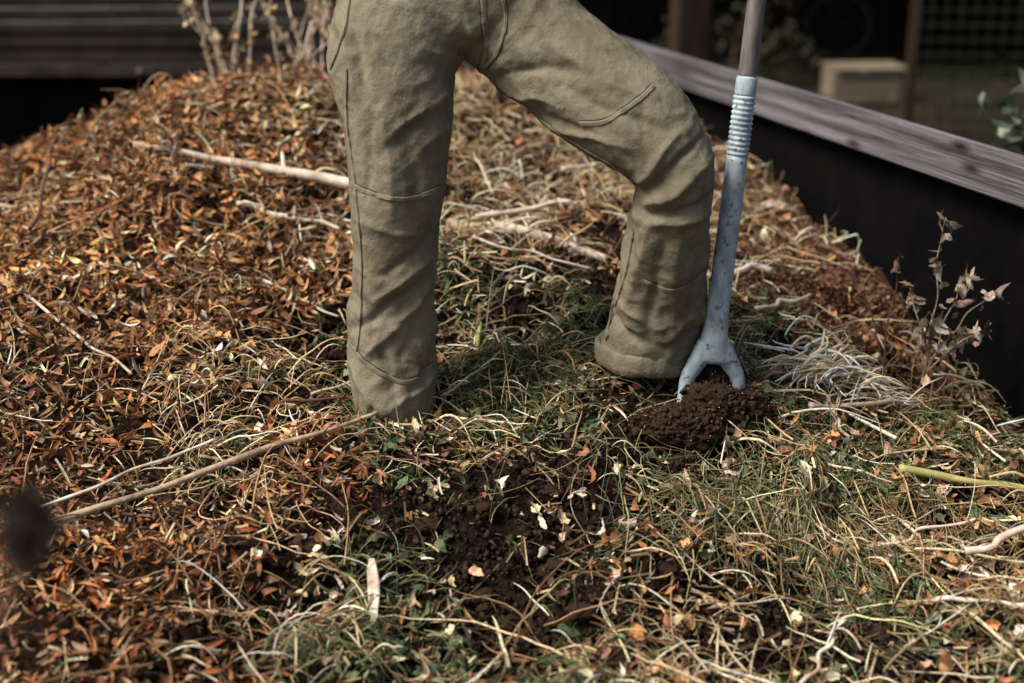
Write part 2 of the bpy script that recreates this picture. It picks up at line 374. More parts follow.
a=crumbs(x,y,H(x,y)+U(-.008,.008,N),r,pal(sp,N,var=.15),j=.45)
V,F,c=a;mk("soil_crumbs",V,F,M_soilc,c)
def clod(cx,cy,cz,sx,sy,sz,seed,sub=6):
    bm=bmesh.new();bmesh.ops.create_icosphere(bm,subdivisions=sub,radius=1)
    for v in bm.verts:
        p=v.co.copy();o=Vector((seed,seed*2,0))
        d=1+.34*mnoise.noise(p*1.4+o)+.24*mnoise.noise(p*3.5+o)+.13*mnoise.noise(p*8+o)+.07*mnoise.noise(p*19+o)
        v.co=Vector((p.x*sx,p.y*sy,p.z*sz))*d+Vector((cx,cy,cz))
    V=np.array([v.co[:] for v in bm.verts]);F=np.array([[v.index for v in f.verts] for f in bm.faces]);bm.free()
    return V,F,np.repeat(np.array([lin(54,40,31)]),len(V),0)
def cl(x,y,dz,*a): return clod(x,y,h1(x,y)+dz,*a)
parts=[cl(.375,2.83,.026,.078,.055,.048,3),cl(.44,2.88,.038,.068,.05,.042,6),cl(.31,2.86,.012,.05,.04,.036,5),cl(.36,2.77,.005,.05,.04,.03,8),cl(.51,2.90,.018,.045,.04,.034,14),cl(.44,2.96,.025,.06,.04,.045,17),cl(.19,2.27,.004,.045,.035,.028,11)]
sx_,sy_=sample(46,lambda x,y:w_soil(x,y)*vis(x,y),-.7,1.2,2.0,3.5)
for i in range(46):
    q=random.uniform(.010,.026);parts.append(cl(sx_[i],sy_[i],.0,q*1.3,q,q*.8,30+i*3,4))
pv=np.vstack([p[0][p[0][:,2]>p[0][:,2].mean()-.01] for p in parts[:6]])
N=3400;pk=pv[rng.integers(0,len(pv),N)]+rng.normal(0,.003,(N,3))
c=pal([(58,43,34),(47,36,28),(74,56,43)],N);wh=rng.uniform(0,1,N)<.05;c[wh]=lin(205,196,186)
r=.0012+.006*rng.uniform(0,1,N)**3;r[wh]=.0014
parts.append(crumbs(pk[:,0],pk[:,1],pk[:,2],r,c))
V,F,c=merge(parts);mk("soil_clod",V,F,M_soilc,c,smooth=False)
# ---------------------------------------------------------------- branches
M_br_pale=simple("bleached_wood",lin(160,134,108),lin(240,228,210),(14,14,14),.8,.5,60,dist=.003)
M_br_grey=simple("grey_bark",lin(126,104,82),lin(196,174,146),(25,25,25),.85,.6,60,dist=.003)
M_br_brown=simple("brown_bark",lin(74,52,38),lin(118,88,64),(25,25,25),.85,.6,60,dist=.003)
M_br_green=simple("green_stalk",lin(140,138,78),lin(188,180,116),(18,18,18),.55,.3,40,dist=.002)
def branch(name,p,q,r0,r1,mat,lift=.02,n=7,wob=.012,twigs=0,lq=None):
    lq=lift if lq is None else lq
    e=empty(name)
    P=[];Rr=[]
    for i in range(n):
        t=i/(n-1);x=p[0]*(1-t)+q[0]*t+(random.uniform(-wob,wob) if 0<i<n-1 else 0);yy=p[1]*(1-t)+q[1]*t+(random.uniform(-wob,wob) if 0<i<n-1 else 0)
        zl=(h1(*p)+lift)*(1-t)+(h1(*q)+lq)*t
        z=max(zl,h1(x,yy)+r0*.8+.010)
        P.append((x,yy,z+random.uniform(-wob,wob)*.3));Rr.append((r0*(1-t)+r1*t)*random.uniform(.85,1.15))
    tube("stem",P,Rr,mat,e,seg=10)
    for k in range(twigs):
        i=random.randint(1,n-2);a=random.uniform(0,6.28);l=random.uniform(.05,.14)
        b0=Vector(P[i]);d=Vector((math.cos(a),math.sin(a),random.uniform(.1,.8))).normalized()
        tube("twig",[b0,b0+d*l*.5+Vector((0,0,.01)),b0+d*l],[r1*.5,r1*.35,r1*.2],mat,e,seg=6,sub=3)
    return e
branch("dead_branch",(-1.05,3.93),(-.43,3.85),.009,.015,M_br_pale,.06,twigs=2)
branch("dead_branch",(-.17,3.77),(.25,3.63),.017,.011,M_br_pale,.035,twigs=3)
branch("dead_branch",(-.10,3.80),(.16,3.84),.008,.006,M_br_pale,.045,twigs=1)
branch("dead_branch",(-.74,3.75),(-.46,3.70),.008,.005,M_br_pale,.05,twigs=2)
branch("dead_branch",(-.92,2.50),(-.285,2.83),.0088,.0045,M_br_grey,.04,twigs=1,lq=.05,wob=.008)
branch("dead_branch",(.42,3.57),(.68,3.60),.013,.009,M_br_pale,.035,twigs=2)
branch("dead_branch",(.655,2.93),(.95,3.08),.007,.004,M_br_pale,.04,twigs=2)
branch("dead_branch",(.88,2.50),(1.12,2.55),.008,.006,M_br_pale,.06)
branch("dead_branch",(.60,3.35),(.76,3.48),.007,.005,M_br_pale,.035)
branch("dead_branch",(-.08,3.12),(-.075,3.28),.006,.005,M_br_green,.03,n=4)
branch("dead_branch",(.82,2.78),(1.14,2.76),.0085,.007,M_br_green,.045,n=5,wob=.005)
branch("dead_branch",(-.5,2.9),(-.1,2.98),.004,.003,M_br_brown,.06,twigs=2)
branch("dead_branch",(-1.25,3.6),(-1.3,4.05),.007,.004,M_br_brown,.06,twigs=2,lq=.14)
branch("dead_branch",(-1.5,3.95),(-1.15,3.75),.006,.004,M_br_grey,.05,twigs=2)
branch("dead_branch",(-.6,4.0),(-.5,4.5),.006,.004,M_br_brown,.06,twigs=1)
branch("dead_branch",(.0,2.3),(.02,2.2),.004,.003,M_br_brown,.02,twigs=1)
branch("dead_branch",(.15,4.2),(.45,4.45),.009,.006,M_br_pale,.05,twigs=2)
branch("dead_branch",(-.95,2.62),(-.62,2.78),.004,.003,M_br_pale,.05,twigs=1)
branch("dead_branch",(-1.15,3.25),(-.85,3.0),.004,.003,M_br_pale,.04,twigs=1)
branch("dead_branch",(.68,3.05),(.73,2.86),.005,.003,M_br_pale,.04)
branch("dead_branch",(-.1,3.55),(.2,3.48),.004,.003,M_br_pale,.04,twigs=1)
branch("dead_branch",(-.62,3.42),(-.42,3.3),.004,.003,M_br_pale,.04,twigs=1)
branch("dead_branch",(.8,2.42),(.98,2.3),.005,.003,M_br_pale,.04,twigs=1)
branch("dead_branch",(.5,2.2),(.62,2.36),.004,.003,M_br_pale,.04,twigs=1)
branch("dead_branch",(.72,2.62),(.95,2.66),.004,.003,M_br_pale,.04,twigs=2)
e=box("wood_chip",(-.262,2.41,h1(-.262,2.41)+.034),(.022,.17,.006),M_br_pale,rz=.12,bev=.002,rx=.3)
bm=bmesh.new();bm.from_mesh(e.data);bmesh.ops.subdivide_edges(bm,edges=bm.edges[:],cuts=4,use_grid_fill=True)
for v in bm.verts: v.co.x*=1-.5*abs(v.co.y/.085)**3+.35*mnoise.noise(v.co*40);v.co.z+=.008*mnoise.noise(v.co*25)
bm.to_mesh(e.data);bm.free()
# ---------------------------------------------------------------- trousers
person=empty("person")
def px(u,v):   # garment sketch grid -> metres (x,z), 2.15 mm per unit
    return ((u-512)*.00215,1.483-v*.00213)
pel=[(-.13,3.05,1.375,.05,.05),(-.13,3.05,1.39,.15,.10),(-.135,3.05,1.415,.205,.125),(-.137,3.05,1.46,.228,.135),(-.135,3.05,1.52,.222,.135),(-.13,3.05,1.60,.205,.125),(-.13,3.05,1.66,.195,.12)]
ll=[(-.22,3.04,1.46,.14,.13),(-.248,3.02,1.36,.135,.132),(-.243,3.00,1.277,.118,.122),(-.243,2.99,1.172,.103,.112),(-.245,2.975,1.064,.091,.10),(-.251,2.98,.953,.083,.090),(-.263,2.99,.84,.083,.090),(-.267,2.99,.724,.091,.105),(-.266,2.985,.62,.084,.112),(-.262,2.975,.56,.074,.10),(-.258,2.97,.53,.066,.09)]
rl=[(-.03,3.06,1.465,.125,.12),(.061,3.03,1.383,.116,.125),(.128,3.0,1.335,.115,.122),(.196,2.96,1.287,.114,.118),(.262,2.92,1.240,.107,.112),(.316,2.895,1.18,.090,.103),(.333,2.895,1.12,.080,.096),(.331,2.91,1.05,.078,.09),(.327,2.95,.944,.084,.088),(.322,2.99,.84,.092,.092),(.312,3.03,.734,.100,.10),(.303,3.04,.69,.102,.102)]
VV=[];FF=[]
for pts in (pel,ll,rl):
    V,F=loft(pts,48,8,sq=.9);o=len(VV);VV+=V;FF+=[tuple(i+o for i in f) for f in F]
me=bpy.data.meshes.new("t");me.from_pydata([tuple(v) for v in VV],[],FF);me.update()
tmp=bpy.data.objects.new("t",me);COL.objects.link(tmp)
md=tmp.modifiers.new("r",'REMESH');md.mode='VOXEL';md.voxel_size=.0044
md=tmp.modifiers.new("s",'SMOOTH');md.iterations=8;md.factor=.6
dg=bpy.context.evaluated_depsgraph_get();tme=bpy.data.meshes.new_from_object(tmp.evaluated_get(dg))
bpy.data.objects.remove(tmp)
n=len(tme.vertices);co=np.empty(n*3,np.float32);tme.vertices.foreach_get("co",co);co=co.reshape(-1,3).astype(float)
no=np.empty(n*3,np.float32);tme.vertices.foreach_get("normal",no);no=no.reshape(-1,3).astype(float)
def legparam(path):
    A=cr(path,6)[:,:3];best=np.full(n,9.);tt=np.zeros(n)
    L=np.concatenate([[0],np.cumsum(np.linalg.norm(np.diff(A,axis=0),axis=1))])
    for i in range(len(A)-1):
        a,b_=A[i],A[i+1];ab=b_-a;t=np.clip(((co-a)@ab)/(ab@ab),0,1);d=np.linalg.norm(co-(a+t[:,None]*ab),axis=1)
        m=d<best;best[m]=d[m];tt[m]=(L[i]+t*(L[i+1]-L[i]))[m]
    return best,tt
dl,tl=legparam(ll);dr,tr=legparam(rl)
isr=dr<dl
disp=np.zeros(n)
folds=[((350,5),(365,75),.008,.006),((360,10),(380,90),.010,-.006),
((470,72),(400,120),.010,.006),((468,85),(385,140),.011,-.007),((462,100),(410,150),.010,.006),
((478,60),(430,40),.009,.006),((485,60),(470,15),.008,.006),((495,70),(550,60),.010,-.006),
((362,205),(425,222),.009,.005),((440,215),(385,262),.009,-.007),
((436,236),(378,290),.010,.010),((438,255),(352,322),.009,-.010),
((432,272),(368,345),.011,.010),((420,300),(400,352),.010,-.007),((352,300),(362,345),.010,.008),((382,330),(395,395),.010,-.006),((350,362),(385,404),.009,.008),((434,345),(405,392),.008,-.008),((434,372),(385,400),.009,.008),
((392,100),(402,205),.018,.008),((412,105),(420,195),.011,-.006),((375,110),(376,185),.011,-.006),((436,110),(434,180),.010,.005),
((490,80),(560,95),.011,.008),((500,95),(590,118),.011,-.008),((530,110),(620,128),.012,.009),((515,60),(600,60),.014,-.006),((545,40),(640,85),.014,.007),((560,75),(655,112),.010,-.006),
((636,182),(700,140),.011,.012),((634,172),(690,118),.011,-.010),((628,166),(668,110),.010,.008),((640,192),(708,172),.009,-.010),((642,202),(705,190),.010,.008),
((645,208),(628,300),.012,.011),((658,215),(646,330),.012,-.010),((672,205),(668,335),.014,.006),((690,225),(684,330),.012,-.006),((706,215),(700,330),.010,.007),
((612,290),(650,312),.009,.008),((606,312),(655,334),.008,-.008),((700,300),(668,322),.009,.008),((702,318),(660,338),.008,-.007)]
wx=np.array([mnoise.noise(Vector(p)*14) for p in co]);wz=np.array([mnoise.noise(Vector(p)*12+Vector((5,5,5))) for p in co])
wx2=np.array([mnoise.noise(Vector(p)*34) for p in co])
X=co[:,0]+.010*wx+.004*wx2;Z=co[:,2]+.013*wz+.004*wx2
front=np.clip(-no[:,1]*1.3+.35,0,1)
for p,q,w,a in folds:
    p=np.array(px(*p));q=np.array(px(*q));ab=q-p;t=((X-p[0])*ab[0]+(Z-p[1])*ab[1])/(ab@ab);tc_=np.clip(t,0,1)
    d=np.hypot(X-p[0]-tc_*ab[0],Z-p[1]-tc_*ab[1]);ta=np.sin(np.pi*np.clip(tc_*.8+.1,0,1))**.7
    w=w*(1+.35*wz)
    prof=np.exp(-(d/w)**2) if a<0 else np.exp(-(d/w)**1.4)
    disp+=1.1*a*prof*front*ta
nzv=np.empty(n)
for i in range(n):
    c=co[i]
    r1=1-abs(mnoise.noise(Vector((c[0]*11+c[2]*5,c[1]*8,c[2]*10+c[0]*9))))*2
    r2=1-abs(mnoise.noise(Vector((c[0]*22-c[2]*8+5,c[1]*16,c[2]*18))))*2
    r3=1-abs(mnoise.noise(Vector((c[0]*40+c[2]*22+5,c[1]*30,c[2]*32-c[0]*14))))*2
    k2=Vector((c[0]*9,c[1]*9,c[2]*5))
    nzv[i]=.0045*r1+.003*r2+.0013*r3+.006*mnoise.noise(k2)+.0012*mnoise.noise(Vector(c)*45)
low=np.where(isr,sstep(.40,.58,tr),sstep(.38,.58,tl))
disp+=nzv*(.75+.5*low)
xx_,zz_=co[:,0],co[:,2]
lz=(~isr)&(zz_<1.10)&(zz_>.745-.25*(xx_+.27))&(no[:,1]<.1)
disp+=np.where(lz,.002,0)
co2=co+no*disp[:,None]
tme.vertices.foreach_set("co",co2.astype(np.float32).ravel());tme.update()
bm=bmesh.new();bm.from_mesh(tme)
bmesh.ops.delete(bm,geom=[f for f in bm.faces if (f.calc_center_median().z<.545 and f.calc_center_median().x<0) or (f.calc_center_median().x>.15 and f.calc_center_median().z<.700)],context='FACES')
bm.to_mesh(tme);bm.free()
tme.polygons.foreach_set("use_smooth",np.ones(len(tme.polygons),bool))
M_cloth,nt,b=nmat("olive_canvas");N_=nt.nodes;L_=nt.links
tc=N_.new('ShaderNodeTexCoord')
def tn(scale,det=4,ro=.6):
    q=N_.new('ShaderNodeTexNoise');q.inputs['Scale'].default_value=scale;q.inputs['Detail'].default_value=det;q.inputs['Roughness'].default_value=ro;L_.new(tc.outputs['Object'],q.inputs['Vector']);return q
n1=tn(5,6);n2=tn(22,6);n3=tn(700,2)
r=N_.new('ShaderNodeValToRGB');r.color_ramp.elements[0].position=.32;r.color_ramp.elements[1].position=.68
r.color_ramp.elements[0].color=(*lin(112,104,85),1);r.color_ramp.elements[1].color=(*lin(144,136,114),1);L_.new(n1.outputs[0],r.inputs[0])
r2=N_.new('ShaderNodeValToRGB');r2.color_ramp.elements[0].position=.5;r2.color_ramp.elements[1].position=.75;r2.color_ramp.elements[0].color=(0,0,0,1);r2.color_ramp.elements[1].color=(.75,.75,.75,1);L_.new(n2.outputs[0],r2.inputs[0])
mx=N_.new('ShaderNodeMix');mx.data_type='RGBA';L_.new(r2.outputs[0],mx.inputs[0]);L_.new(r.outputs[0],mx.inputs[6]);mx.inputs[7].default_value=(*lin(94,79,63),1)
mr=N_.new('ShaderNodeMapRange');mr.inputs[1].default_value=.3;mr.inputs[2].default_value=.7;mr.inputs[3].default_value=.72;mr.inputs[4].default_value=1.22;L_.new(n3.outputs[0],mr.inputs[0])
sm=N_.new('ShaderNodeVectorMath');sm.operation='SCALE';L_.new(mx.outputs[2],sm.inputs[0]);L_.new(mr.outputs[0],sm.inputs['Scale']);L_.new(sm.outputs[0],b.inputs['Base Color'])
bp=N_.new('ShaderNodeBump');bp.inputs['Strength'].default_value=.5;bp.inputs['Distance'].default_value=.0012;L_.new(n3.outputs[0],bp.inputs['Height'])
n4=tn(60,5);bp2=N_.new('ShaderNodeBump');bp2.inputs['Strength'].default_value=.8;bp2.inputs['Distance'].default_value=.005;L_.new(n4.outputs[0],bp2.inputs['Height']);L_.new(bp.outputs[0],bp2.inputs['Normal']);L_.new(bp2.outputs[0],b.inputs['Normal'])
b.inputs['Roughness'].default_value=.9;b.inputs['Specular IOR Level'].default_value=.15
tme.materials.clear();tme.materials.append(M_cloth)
tr_ob=bpy.data.objects.new("trousers",tme);COL.objects.link(tr_ob);tr_ob.parent=person
sd=tr_ob.modifiers.new("sol",'SOLIDIFY');sd.thickness=.003;sd.offset=-1
bm=bmesh.new();bm.from_mesh(tme);bvh=BVHTree.FromBMesh(bm)
M_thread=simple("thread",lin(154,146,120),lin(180,172,144),(300,300,300),.8,.2)
M_seamd=simple("seam_dark_edge",lin(56,50,40),lin(74,66,52),(60,60,60),.95,.3)
def seam(pts2,w=.011,y0=2.7,stitch=True,name="seam",hgt=.0024,dark_edge=True):
    P=cr(np.array(pts2),30);hits=[]
    for q in P:
        r_=bvh.ray_cast(Vector((q[0],y0,q[1])),Vector((0,1,0)))
        if r_[0] is not None: hits.append((r_[0],r_[1]))
    if len(hits)<4:return
    def ribbon(prof,w,mat,nm,shift=0):
        V=[];F=[];m=len(prof)
        for i,(c,nn) in enumerate(hits):
            t=(hits[min(i+1,len(hits)-1)][0]-hits[max(i-1,0)][0]).normalized();s=t.cross(nn).normalized()
            for a,h in prof: V.append(c+s*(a*w*.5+shift)+nn*h)
            if i:
                for k in range(m-1):
                    a=(i-1)*m+k;F.append((a,a+1,a+m+1,a+m))
        pyobj(nm,V,F,mat,tr_ob)
    ribbon([(-1,-.0015),(-.85,hgt*.75),(-.3,hgt),(.3,hgt),(.85,hgt*.75),(1,-.0015)],w,M_cloth,name)
    if dark_edge: ribbon([(-1,.0002),(0,.0006),(1,.0002)],.0028,M_seamd,"seam_edge",-(w*.5+.0008))  # dark ribbon on the cloth, coloured as a groove; none is cut
    if stitch:
        SV=[];SF=[]
        for side in (-.55,.55):
            for i in range(0,len(hits)-1):
                c,nn=hits[i];c2,_=hits[i+1];t=(c2-c);m=max(1,int(t.length/.0035))
                for j in range(m):
                    a=c+t*(j/m);bq=c+t*((j+.6)/m);s=t.normalized().cross(nn).normalized()
                    o=len(SV);off=s*side*w*.5+nn*(hgt+.0006)
                    SV+= [a+off-s*.0006,a+off+s*.0006,bq+off+s*.0006,bq+off-s*.0006];SF.append((o,o+1,o+2,o+3))
        pyobj("stitching",SV,SF,M_thread,tr_ob,False)
S=lambda *l:[px(*p) for p in l]
seam(S((356,172),(380,178),(415,182),(442,176)))
seam(S((350,338),(372,356),(405,372),(432,362)))
seam(S((640,264),(662,272),(685,268),(704,258)))
seam(S((576,108),(598,104),(622,88),(643,72)))
seam(S((482,76),(530,106),(575,132),(606,148),(628,166)),w=.013)
seam(S((630,215),(624,260),(614,310),(609,345)),w=.008)
seam(S((470,75),(452,115),(446,175),(439,215),(432,260)),w=.012)
seam(S((480,72),(487,45),(486,15),(484,-20)),w=.012)
seam(S((360,-10),(352,30),(338,62)),w=.012)
seam(S((356,60),(354,110),(360,170),(364,230),(362,290),(356,345)),w=.008)
seam(S((500,-20),(506,15),(498,45),(486,62)),w=.008)
def cuff(cx,cy,z0,z1,rx,ry,name,seed=0):
    V=[];F=[];seg=96
    prof=[(-.004,z0+.002),(.004,z0-.005),(.013,z0+.002),(.015,(z0*2+z1)/3),(.015,(z0+z1*2)/3),(.014,z1-.004),(.009,z1+.001),(.004,z1-.003),(-.006,z1-.012)]
    for k in range(seg):
        a=2*math.pi*k/seg;w=.008*mnoise.noise(Vector((math.cos(a)*2+seed,math.sin(a)*2,0)))+.004*mnoise.noise(Vector((math.cos(a)*7+seed,math.sin(a)*7,0)))
        for d,z in prof:
            V.append(((cx+(rx+d+w)*math.cos(a)),cy+(ry+d+w)*math.sin(a),z+.008*mnoise.noise(Vector((math.cos(a)*3,math.sin(a)*3,seed)))))
    m=len(prof)
    for k in range(seg):
        k2=(k+1)%seg
        for j in range(m-1): F.append((k*m+j,k2*m+j,k2*m+j+1,k*m+j+1))
    return pyobj(name,V,F,M_cloth,tr_ob)
cuff(.304,3.035,.688,.738,.103,.105,"turn_up",seed=2)
bm.free()
M_boot=simple("boot_leather",lin(40,32,26),lin(64,50,40),(30,30,30),.6,.4)
for nm,cx,cy,z,rot in (("boot",-.262,3.0,h1(-.262,2.95)-.08,-.15),("boot",.305,3.06,h1(.305,3.0)-.065,.25)):
    P=[(0,.13,.035,.034,.04),(0,.08,.04,.042,.05),(0,.0,.045,.045,.055),(0,-.08,.035,.05,.043),(0,-.14,.026,.046,.033),(0,-.175,.02,.025,.02)]
    V,F=loft(P,24,5,ref=(0,0,1));m=Matrix.Translation((cx,cy,z))@Matrix.Rotation(rot,4,'Z')
    pyobj(nm,[m@v for v in V],F,M_boot,person)
    V,F=loft([(0,.06,.03,.045,.055),(0,.05,.12,.048,.055),(0,.03,.24,.052,.058)],24,5);pyobj("boot_shaft",[m@v for v in V],F,M_boot,person)
# ---------------------------------------------------------------- upper body (above the picture)
M_shirt=simple("wool_jumper",lin(60,62,66),lin(82,84,88),(40,40,40),.95,.5)
M_skin=simple("skin",lin(196,146,120),lin(214,166,140),(20,20,20),.55,.15)
M_hair=simple("hair",lin(48,32,22),lin(80,54,36),(90,90,20),.6,.6)
M_eye=simple("eye",lin(40,30,24),lin(50,38,30),rough=.2,bump=0)
def skin(name,verts,edges,rad,mat,sub=2):
    me=bpy.data.meshes.new(name);me.from_pydata(verts,edges,[]);me.update();me.materials.append(mat)
    ob=bpy.data.objects.new(name,me);COL.objects.link(ob);ob.parent=person
    ob.modifiers.new("skin",'SKIN')
    sv_=me.skin_vertices[0].data
    for i,r_ in enumerate(rad): sv_[i].radius=r_ if isinstance(r_,tuple) else (r_,r_)
    sv_[0].use_root=True
    m=ob.modifiers.new("sub",'SUBSURF');m.levels=sub;m.render_levels=sub
    ob.modifiers["skin"].use_smooth_shade=True
    return ob
skin("torso",[(-.13,3.05,1.60),(-.13,3.05,1.78),(-.13,3.06,1.95),(-.13,3.06,2.07),(-.13,3.05,2.13),
 (.05,3.06,2.03),(.30,3.06,1.83),(.49,2.97,1.745),(-.31,3.06,2.03),(-.50,3.10,1.80),(-.41,2.97,1.60)],
 [(0,1),(1,2),(2,3),(3,4),(3,5),(5,6),(6,7),(3,8),(8,9),(9,10)],[(.18,.13),(.17,.12),(.19,.13),(.13,.10),(.06,.06),.075,.052,.036,.075,.052,.036],M_shirt)
def hand(name,w,d,nrm,side,curl):
    w,d,nrm,side=[Vector(v) for v in (w,d,nrm,side)];d.normalize();nrm.normalize();side.normalize()
    skin(name,[w,w+d*.05,w+d*.085],[(0,1),(1,2)],[(.026,.02),(.038,.016),(.036,.014)],M_skin)
    for i,l in enumerate((.070,.080,.075,.058)):
        b0=w+d*.07+side*(.027-.018*i);V=[b0];dd=d.copy();seg=[.45,.32,.23]
        for k in range(3):
            dd=Matrix.Rotation(curl*(.6 if k==0 else 1),3,side)@dd
            V.append(V[-1]+dd*l*seg[k]*1.15)
        skin(name+"_finger",V,[(0,1),(1,2),(2,3)],[.0095,.009,.0085,.007],M_skin)
    b0=w+d*.02+side*.025;V=[b0,b0+d*.025+side*.02-nrm*.01,b0+d*.045+side*.026-nrm*.03,b0+d*.05+side*.015-nrm*.05]
    skin(name+"_thumb",V,[(0,1),(1,2),(2,3)],[.014,.012,.0105,.008],M_skin)
hand("hand",(.485,2.97,1.75),(.5,-.35,-.75),(0,-1,.3),(-.6,.2,-.5),.9)
hand("hand",(-.41,2.97,1.60),(.75,-.1,-.25),(0,-1,0),(0,.2,.9),.25)
bm=bmesh.new();bmesh.ops.create_uvsphere(bm,u_segments=48,v_segments=32,radius=1)
for v in bm.verts:
    x_,y_,z_=v.co.copy()
    s=1-.25*max(0,-z_)**1.5
    q=Vector((x_*.077*s,y_*.098,z_*.118))
    if y_<0:
        q.y-=.026*math.exp(-(x_/.16)**2-((z_+.12)/.17)**2)
        q.y+=.010*(math.exp(-((abs(x_)-.38)/.16)**2-((z_-.08)/.13)**2))
        q.y-=.006*math.exp(-(x_/.3)**2-((z_+.45)/.06)**2)+.010*math.exp(-(x_/.3)**2-((z_+.8)/.15)**2)
    v.co=q+Vector((-.13,3.02,2.26))
me=bpy.data.meshes.new("head");bm.to_mesh(me);bm.free()
for p in me.polygons:p.use_smooth=True
me.materials.append(M_skin);ob=bpy.data.objects.new("head",me);COL.objects.link(ob);ob.parent=person
skin("neck",[(-.13,3.05,2.08),(-.13,3.04,2.20)],[(0,1)],[.055,.052],M_skin)
def ell(name,c,s,mat,parent,cut=None):
    bm=bmesh.new();bmesh.ops.create_uvsphere(bm,u_segments=32,v_segments=20,radius=1)
    if cut: bmesh.ops.delete(bm,geom=[v for v in bm.verts if cut(v.co)],context='VERTS')
    for v in bm.verts: v.co=Vector((v.co.x*s[0],v.co.y*s[1],v.co.z*s[2]))*(1+.03*mnoise.noise(v.co*4))+Vector(c)
    me=bpy.data.meshes.new(name);bm.to_mesh(me);bm.free()
    for p in me.polygons:p.use_smooth=True
    me.materials.append(mat);o=bpy.data.objects.new(name,me);COL.objects.link(o);o.parent=parent;return o
ell("hair",(-.13,3.03,2.27),(.086,.106,.122),M_hair,person,cut=lambda c:c.z<-.35 or (c.y<-.35 and c.z<.5))
for sx in (-1,1):
    ell("eye",(-.13+sx*.03,2.936,2.268),(.011,.008,.007),M_eye,person)
    ell("ear",(-.13+sx*.078,3.03,2.255),(.010,.02,.032),M_skin,person)
ell("mouth",(-.13,2.918,2.205),(.022,.006,.006),simple("lip",lin(170,100,90),lin(180,110,98)),person)
# ---------------------------------------------------------------- digging fork
fork=empty("digging_fork")
M_shaft=simple("worn_shaft",lin(104,96,92),lin(160,150,146),(60,60,6),.4,.3,60,metal=.35,spec=.5)
M_blue=simple("weathered_blue_paint",lin(130,146,154),lin(182,198,205),(34,34,20),.5,.6,50,metal=.0,spec=.5,lo=.34,hi=.58,dist=.002)
nt=M_blue.node_tree;b=nt.nodes["Principled BSDF"];old=b.inputs['Base Color'].links[0].from_socket
tcn=[q for q in nt.nodes if q.type=='TEX_COORD'][0]
nn_=nt.nodes.new('ShaderNodeTexNoise');nn_.inputs['Scale'].default_value=70;nn_.inputs['Detail'].default_value=6;nt.links.new(tcn.outputs['Object'],nn_.inputs['Vector'])
rr=nt.nodes.new('ShaderNodeValToRGB');rr.color_ramp.elements[0].position=.58;rr.color_ramp.elements[1].position=.68;nt.links.new(nn_.outputs[0],rr.inputs[0])
mx=nt.nodes.new('ShaderNodeMix');mx.data_type='RGBA';nt.links.new(rr.outputs[0],mx.inputs[0]);nt.links.new(old,mx.inputs[6]);mx.inputs[7].default_value=(*lin(116,104,92),1);nt.links.new(mx.outputs[2],b.inputs['Base Color'])
A=Vector((.497,2.96,1.487));B=Vector((.435,2.93,.735));ax=(A-B).normalized()
def along(z): return B+ax*((z-B.z)/ax.z)
def ftube(name,zs,rs,mat,sub=4,seg=32):
    return tube(name,[tuple(along(z)) for z in zs],rs,mat,fork,seg,sub)
ftube("shaft",[1.29,1.5,1.68],[.0195,.019,.018],M_shaft)
zs=[];rs=[]
ftube("collar",[1.335,1.33,1.30,1.296],[.0195,.0222,.0222,.0215],M_blue,1)
for i in range(12):
    zz=1.296-i*.0105;zs+=[zz,zz-.003,zz-.006,zz-.009];rs+=[.0210,.0236,.0236,.0210]
ftube("ribbed_socket",zs,rs,M_blue,1)
side=Vector((1,.12,0)).normalized()
pts=[];
for z,rx_,ry_ in ((zs[-1],.0215,.0215),(1.10,.0225,.022),(1.0,.0232,.022),(.90,.0238,.022),(.82,.0255,.023),(.775,.030,.023),(.745,.040,.021),(.728,.047,.018),(.720,.043,.012)):
    p=along(z);pts.append([p.x,p.y,p.z,rx_,ry_])
V,F=loft(pts,40,5);pyobj("socket",V,F,M_blue,fork)
bb=along(.765)
for sg in (-1,1):
    pp=[bb+side*sg*.014,bb+side*sg*.028-Vector((0,0,.030)),bb+side*sg*.044-Vector((0,0,.058)),bb+side*sg*.057-Vector((0,0,.088)),bb+side*sg*.066-Vector((0,.002,.17))]
    V,F=loft([list(p)+[r1_,r2_] for p,r1_,r2_ in zip(pp,[.022,.022,.019,.016,.013],[.018,.015,.012,.010,.008])],20,6)
    pyobj("shoulder",V,F,M_blue,fork)
cb=bb-Vector((0,0,.178))
tube("crossbar",[cb-side*.085,cb,cb+side*.085],[.009,.010,.009],M_blue,fork,12,4)
for k in (-.08,-.027,.027,.08):
    p0=cb+side*k;tube("tine",[p0,p0+Vector((0,-.02,-.10)),p0+Vector((0,-.03,-.22))],[.008,.0075,.003],M_shaft,fork,10,4)
g0=along(1.68);tube("grip_yoke",[g0,g0+side*.035+Vector((0,0,.03)),g0+side*.055+Vector((0,0,.08)),g0+side*.055+Vector((0,0,.11))],[.016,.011,.009,.009],M_blue,fork,12,5)
tube("grip_yoke",[g0,g0-side*.035+Vector((0,0,.03)),g0-side*.055+Vector((0,0,.08)),g0-side*.055+Vector((0,0,.11))],[.016,.011,.009,.009],M_blue,fork,12,5)
tube("grip_bar",[g0-side*.06+Vector((0,0,.105)),g0+side*.06+Vector((0,0,.105))],[.014,.014],M_shaft,fork,16,2)
